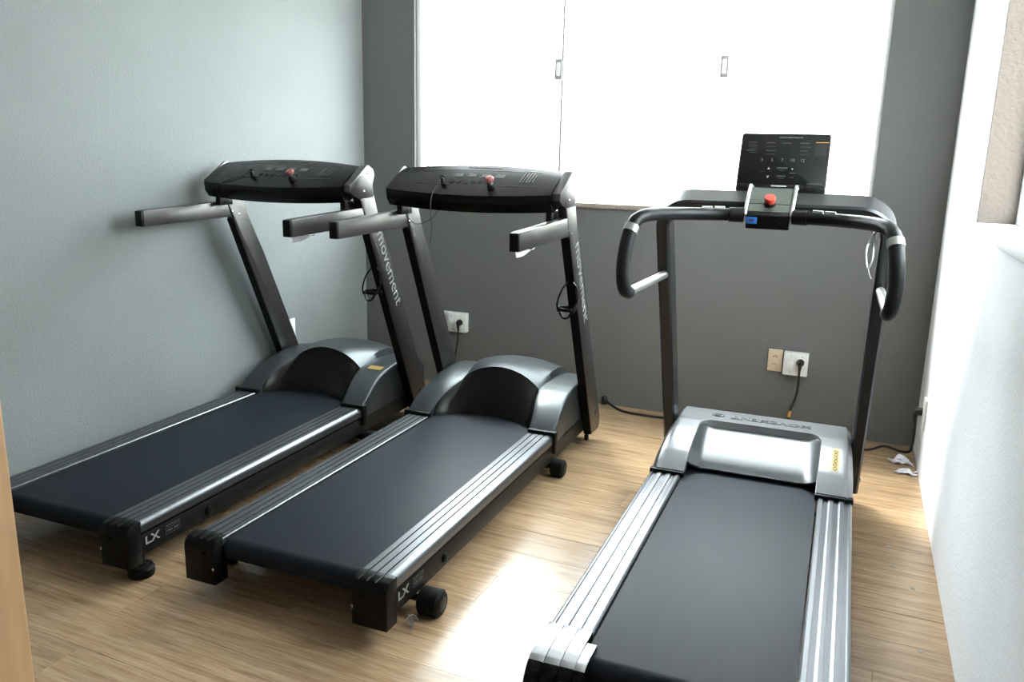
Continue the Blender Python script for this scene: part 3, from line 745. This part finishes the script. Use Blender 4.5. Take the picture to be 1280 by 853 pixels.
# centre box with stop button
bx = MB().prism_x([(.035, 1.252), (.030, 1.300), (.040, 1.310), (.155, 1.392), (.20, 1.392), (.20, 1.33), (.10, 1.252)], -.074, .074, bev=.003).obj('control_box', 'black_gloss', T3)
for s in (-1, 1):
    MB().tube([(s*.079, .030, 1.300), (s*.079, .040, 1.312), (s*.079, .160, 1.399), (s*.079, .215, 1.390)], .0068, 10).obj('box_rail', 'bare', bx)
tx = Vector((0, .115, .082)).normalized(); tn = Vector((0, -.082, .115)).normalized(); t0 = Vector((0, .040, 1.310))
MB().add([t0+tn*.001+tx*a+Vector((x, 0, 0)) for a, x in ((.048, -.071), (.048, .071), (.138, .071), (.138, -.071))], [(0, 1, 2, 3)]).add([t0+tn*.001+tx*a+Vector((x, 0, 0)) for a, x in ((.004, -.071), (.004, .071), (.045, .071), (.045, -.071))], [(0, 1, 2, 3)]).obj('box_top_plate', 'box_plate', bx, smooth=0)
bb = t0+tx*.045
eb = MB().lathe([(.001, 0), (.021, 0), (.020, .006), (.015, .007), (.015, .012), (.001, .012)], bb, tn, 18).obj('button_base', 'black', bx)
MB().lathe([(.001, .011), (.016, .011), (.0185, .018), (.0205, .028), (.018, .034), (.001, .036)], bb, tn, 20).obj('stop_button', 'red', eb)
lb = MB().box(-.072, -.036, .0275, .0305, 1.270, 1.293, .0008).obj('blue_label', 'blue', bx); lb['label'] = 'small blue label'
MB().box(-.062, -.046, .0265, .0276, 1.278, 1.287).obj('label_symbol', 'ink', lb, smooth=0)
text('box_lettering', 'movement', .010, 'dimprint', bx, t0+tx*.018+tn*.0012, (1, 0, 0), tx, align='CENTER', sx=1.3)
# display
D0 = Vector((.012, .272, 1.372)); Dy = Vector((0, .09, .217)).normalized(); Dn = Vector((0, -.217, .09)).normalized(); DH = .235; DW = .161
pts = []; r = .010
for (cx, cy, a0) in ((DW-r, DH-r, 0), (-DW+r, DH-r, 90), (-DW+r, .0+r, 180), (DW-r, .0+r, 270)):
    for k in range(5): a = R(a0+22.5*k); pts.append((cx+r*math.cos(a), cy+r*math.sin(a)))
dp = MB().prism(pts, lambda a, b: D0+Vector((a, 0, 0))+Dy*b-Dn*.022, lambda a, b: D0+Vector((a, 0, 0))+Dy*b, bev=.0015).obj('display', 'black', T3, smooth=.5)
MB().prism([(-DW+.002, .002), (DW-.002, .002), (DW-.004, .030), (-DW+.004, .030)], lambda a, b: D0+Vector((a, 0, 0))+Dy*b-Dn*.03, lambda a, b: D0+Vector((a, 0, 0))+Dy*b+Dn*.008, bev=.002).obj('display_ledge', 'black_gloss', dp)
MB().box(-.05, .07, .20, .29, 1.345, 1.385, .004).obj('display_bracket', 'black', T3)
def dpt(u, v, o=.001): return D0+Vector(((u-.5)*2*DW, 0, 0))+Dy*(DH*v)+Dn*o      # u,v in 0..1
def dtext(body, u, v, size, m='print', sx=1.0): return text('display_lettering', body, size, m, dp, dpt(u, v), (1, 0, 0), Dy, extr=.0002, align='CENTER', sx=sx)
dtext('movement', .56, .935, .0125, 'print', 1.6)
for t, u in (('3', .26), ('5', .375), ('7', .49), ('10', .605), ('12', .715)): dtext(t, u, .545, .0165, 'print')
def dquad(mb, u0, u1, v0, v1): mb.add([dpt(u0, v0), dpt(u1, v0), dpt(u1, v1), dpt(u0, v1)], [(0, 1, 2, 3)])
ar = MB(); ar.add([dpt(.335, .385), dpt(.365, .385), dpt(.350, .425)], [(0, 1, 2)]); ar.add([dpt(.335, .275), dpt(.350, .235), dpt(.365, .275)], [(0, 1, 2)])
ar.add([dpt(.605, .40), dpt(.615, .385), dpt(.625, .40), dpt(.615, .415)], [(0, 1, 2, 3)])
ar.obj('arrow_keys', 'letter', dp, smooth=0, recalc=False)
dm = MB()
for (a, b, c, d_) in ((.08, .18, .835, .85), (.10, .18, .80, .807), (.09, .18, .77, .777), (.10, .18, .735, .742), (.07, .17, .70, .712), (.10, .18, .67, .677), (.29, .39, .83, .845), (.29, .39, .77, .776), (.47, .57, .83, .845), (.67, .77, .83, .845), (.67, .80, .77, .776),
                      (.29, .40, .70, .712), (.29, .40, .64, .646), (.68, .76, .70, .712), (.68, .78, .64, .646), (.19, .188, .65, .85), (.44, .56, .40, .425), (.47, .53, .37, .378), (.45, .55, .265, .285), (.47, .53, .235, .243), (.59, .66, .325, .34), (.60, .64, .255, .265),
                      (.25, .30, .345, .352), (.79, .96, .15, .165), (.83, .93, .175, .182)):
    dquad(dm, a, b, c, d_)
for k in range(9): dquad(dm, .845+.0145*k, .848+.0145*k, .63, .84)
dm.obj('display_print', 'dimprint', dp, smooth=0, recalc=False)['kind'] = 'stuff'
dl = MB(); dl.add([D0+Vector((x, 0, 0))+Dy*(DH*v)+Dn*.0088 for x, v in ((-.032, .085), (.024, .085), (.024, .105), (-.032, .105))], [(0, 1, 2, 3)]); dl.obj('display_maker_plate', 'letter', dp, smooth=0)
og = MB(); dquad(og, .84, .985, .85, .858); og.obj('orange_line', 'yellow_tag', dp, smooth=0, recalc=False)
# safety clip hanging inside the right post
cl = MB().tube([(.352, .225, 1.235), (.340, .23, 1.21), (.335, .22, 1.17), (.345, .21, 1.12), (.357, .215, 1.15), (.356, .225, 1.20)], .005, 6, closed=True, sm=4)
cl.tube([(.345, .215, 1.13), (.352, .21, 1.10), (.362, .21, 1.08)], .0025, 6, sm=4); cl.tube([(.354, .235, 1.24), (.37, .24, 1.262), (.38, .25, 1.25)], .004, 6, sm=4)
cl.obj('safety_clip', 'bare', T3)

# ------------------------------------------------------------------ outlets on the walls
def screw_dots(parent, pts, y, r=.003):
    for x, z in pts: MB().lathe([(.0005, 0), (r, 0), (r, .001), (.0005, .001)], (x, y, z), (0, -1, 0), 8).obj('screw', 'mark', parent)
o1 = thing('wall_outlet', 'white outlet box with black plug on dark wall behind middle treadmill', 'outlet', (-2.28, YB, .42))
MB().box(-.20, -.055, -.010, 0, -.062, .062, .003).obj('flat_plate', 'white_plastic', o1)
bxo = MB().box(-.075, .055, -.048, 0, -.062, .062, .004).obj('box', 'white_plastic', o1)
screw_dots(o1, [(-.045, .045), (.02, .045), (-.045, -.045), (.02, -.045)], -.048)
MB().box(-.062, -.037, -.0505, -.047, -.022, .022, .001).obj('switch', 'white_plastic', o1)
def plug(parent, x, y, z, d=1):
    p = MB().lathe([(.001, 0), (.021, 0), (.021, .008), (.014, .020), (.011, .034), (.001, .036)], (x, y, z), (0, -1, 0), 16)
    p.tube([(x, y-.024, z), (x, y-.026, z-.02), (x, y-.024, z-.05)], [.012, .010, .006], 8)
    return tag(p.obj('plug', 'cable'), *parent)
plug(('black plug with cord in the outlet box behind middle treadmill', 'plug'), -2.265, YB-.048, .425)
tag(MB().tube([(-2.265, YB-.072, .375), (-2.27, YB-.07, .30), (-2.285, YB-.075, .20), (-2.29, YB-.09, .10), (-2.27, YB-.14, .03), (-2.2, YB-.2, .007), (-2.0, YB-.24, .007), (-1.75, YB-.42, .007)], .005, 8, sm=8).obj('power_cable', 'cable'), 'thin black cord hanging from outlet box behind middle treadmill', 'cable')
o2 = thing('wall_outlet', 'cream double socket plate beside the white switch box on dark wall', 'outlet', (-.327, YB, .395))
MB().box(-.038, .040, -.010, 0, -.062, .062, .003).obj('plate', 'cream_plastic', o2)
for zz in (.022, -.022):
    s_ = MB().lathe([(.001, 0), (.018, 0), (.018, .0015), (.001, .0015)], (.0, -.010, zz), (0, -1, 0), 14).obj('socket', 'cream_plastic', o2)
    for (dx, dz) in ((-.009, 0), (.009, 0), (0, .005)): MB().lathe([(.0005, .0015), (.0032, .0015), (.0032, .0022), (.0005, .0022)], (dx, -.010, zz+dz), (0, -1, 0), 8).obj('hole', 'ink', s_)
o3 = thing('wall_outlet', 'white switch box with black plug beside the cream socket plate', 'outlet', (-.215, YB, .392))
MB().box(-.064, .064, -.046, 0, -.064, .064, .004).obj('box', 'white_plastic', o3)
MB().box(-.045, -.012, -.050, -.045, -.028, .018, .0015).obj('switch', 'white_plastic', o3)
screw_dots(o3, [(-.025, .045), (.032, .045), (-.025, -.045)], -.046)
plug(('black plug with cord in the white switch box by the cream socket', 'plug'), -.190, YB-.046, .405)
pc = thing('power_cable', 'black cord with yellow tag hanging behind the silver treadmill', 'cable', (0, 0, 0))
MB().tube([(-.190, YB-.072, .355), (-.189, YB-.07, .28), (-.195, YB-.072, .21), (-.215, YB-.09, .14), (-.222, YB-.13, .06), (-.21, YB-.2, .012), (-.12, YB-.35, .007), (-.16, YB-.62, .007)], .006, 8, sm=8).obj('cord', 'cable', pc)
MB().tube([(-.2155, YB-.092, .137), (-.2195, YB-.105, .105)], .009, 8).obj('tag', 'yellow_tag', pc)
o4 = thing('wall_outlet', 'white wall plate on the pale left wall behind treadmill post', 'outlet', (-3.0545, 3.94, .43), R(4.9))
MB().box(0, .012, -.045, .045, -.065, .065, .003).obj('plate', 'white_plastic', o4)
MB().box(.011, .0135, -.016, .016, -.02, .02, .001).obj('socket', 'white_plastic', o4)
o5 = thing('wall_outlet', 'white outlet plate with black plug low on the right wall', 'outlet', (XR, 4.31, .30))
MB().box(-.012, 0, -.045, .045, -.075, .075, .003).obj('plate', 'white_plastic', o5)
p5 = MB().lathe([(.001, 0), (.020, 0), (.020, .012), (.013, .035), (.001, .036)], (XR-.012, 4.335, .30), (-1, 0, 0), 14)
p5.tube([(XR-.036, 4.335, .30), (XR-.04, 4.337, .27), (XR-.037, 4.338, .23)], [.011, .010, .007], 8)
tag(p5.obj('plug', 'cable'), 'black plug low on the right wall', 'plug')
tag(MB().tube([(XR-.036, 4.338, .235), (XR-.033, 4.36, .15), (XR-.030, 4.43, .08), (XR-.035, 4.49, .035), (XR-.075, 4.50, .03), (XR-.15, 4.50, .045), (XR-.23, 4.50, .012), (.05, 4.48, .007), (-.1, 4.35, .007)], .0065, 8, sm=8).obj('power_cable', 'cable'),
    'black cord on the floor by the right wall', 'cable')
def crumple(name, label, loc, sx, sy, sz, seed):
    rnd = random.Random(seed); ph = [rnd.random()*6 for _ in range(6)]
    def f(u, v):
        x = (u-.5)*sx; y = (v-.5)*sy
        z = sz*(.5+.28*math.sin(7*u+ph[0])*math.cos(5*v+ph[1])+.22*math.sin(13*u+9*v+ph[2]))*(1-.5*abs(2*u-1))
        return (x+.012*math.sin(9*v+ph[3]), y+.012*math.sin(8*u+ph[4]), max(.001, z))
    o = MB().grid(f, 14, 10); n = len(o.v); top_ = list(o.v)
    o.add([(a, b, max(0, c-.0012)) for a, b, c in top_], [q[::-1] for q in o.f[:140]])
    ob = o.obj(name, 'paper', recalc=False); ob.location = loc; return tag(ob, label, 'litter')
crumple('crumpled_wrapper', 'crumpled white wrapper on the cord by the right wall', (.345, 4.40, 0), .10, .07, .035, 1)
crumple('crumpled_wrapper', 'small crumpled white wrapper against the foot of the right wall', (.365, 4.255, 0), .085, .05, .03, 5)
tag(MB().tube([(-1.28, 4.62, .05), (-1.24, 4.61, .03), (-1.15, 4.575, .008), (-1.0, 4.56, .007), (-.85, 4.57, .007), (-.6, 4.60, .007), (-.3, 4.55, .007)], .008, 8, sm=8).obj('power_cable', 'cable'), 'thick black cord along the floor under the dark wall', 'cable')
tag(MB().lathe([(.001, 0), (.02, 0), (.022, .03), (.012, .05), (.001, .05)], (-1.283, 4.63, .02), (0, 0, 1), 12).obj('cable_plug', 'cable'), 'black cord connector standing on the floor by the dark wall', 'plug')
# wisp of clear wrapping by the rear wheel of the middle treadmill
ws = MB(); rnd = random.Random(3)
for k in range(4):
    p = [(rnd.uniform(-.025, .02), rnd.uniform(-.035, .035), .003+rnd.random()*.05) for _ in range(4)]
    ws.tube(p, .0012, 5, sm=6)
wo = ws.obj('clear_wrapping', 'bare'); wo.location = (-1.168, 2.06, 0); tag(wo, 'wisp of clear torn wrapping beside the rear wheel of middle treadmill', 'litter')
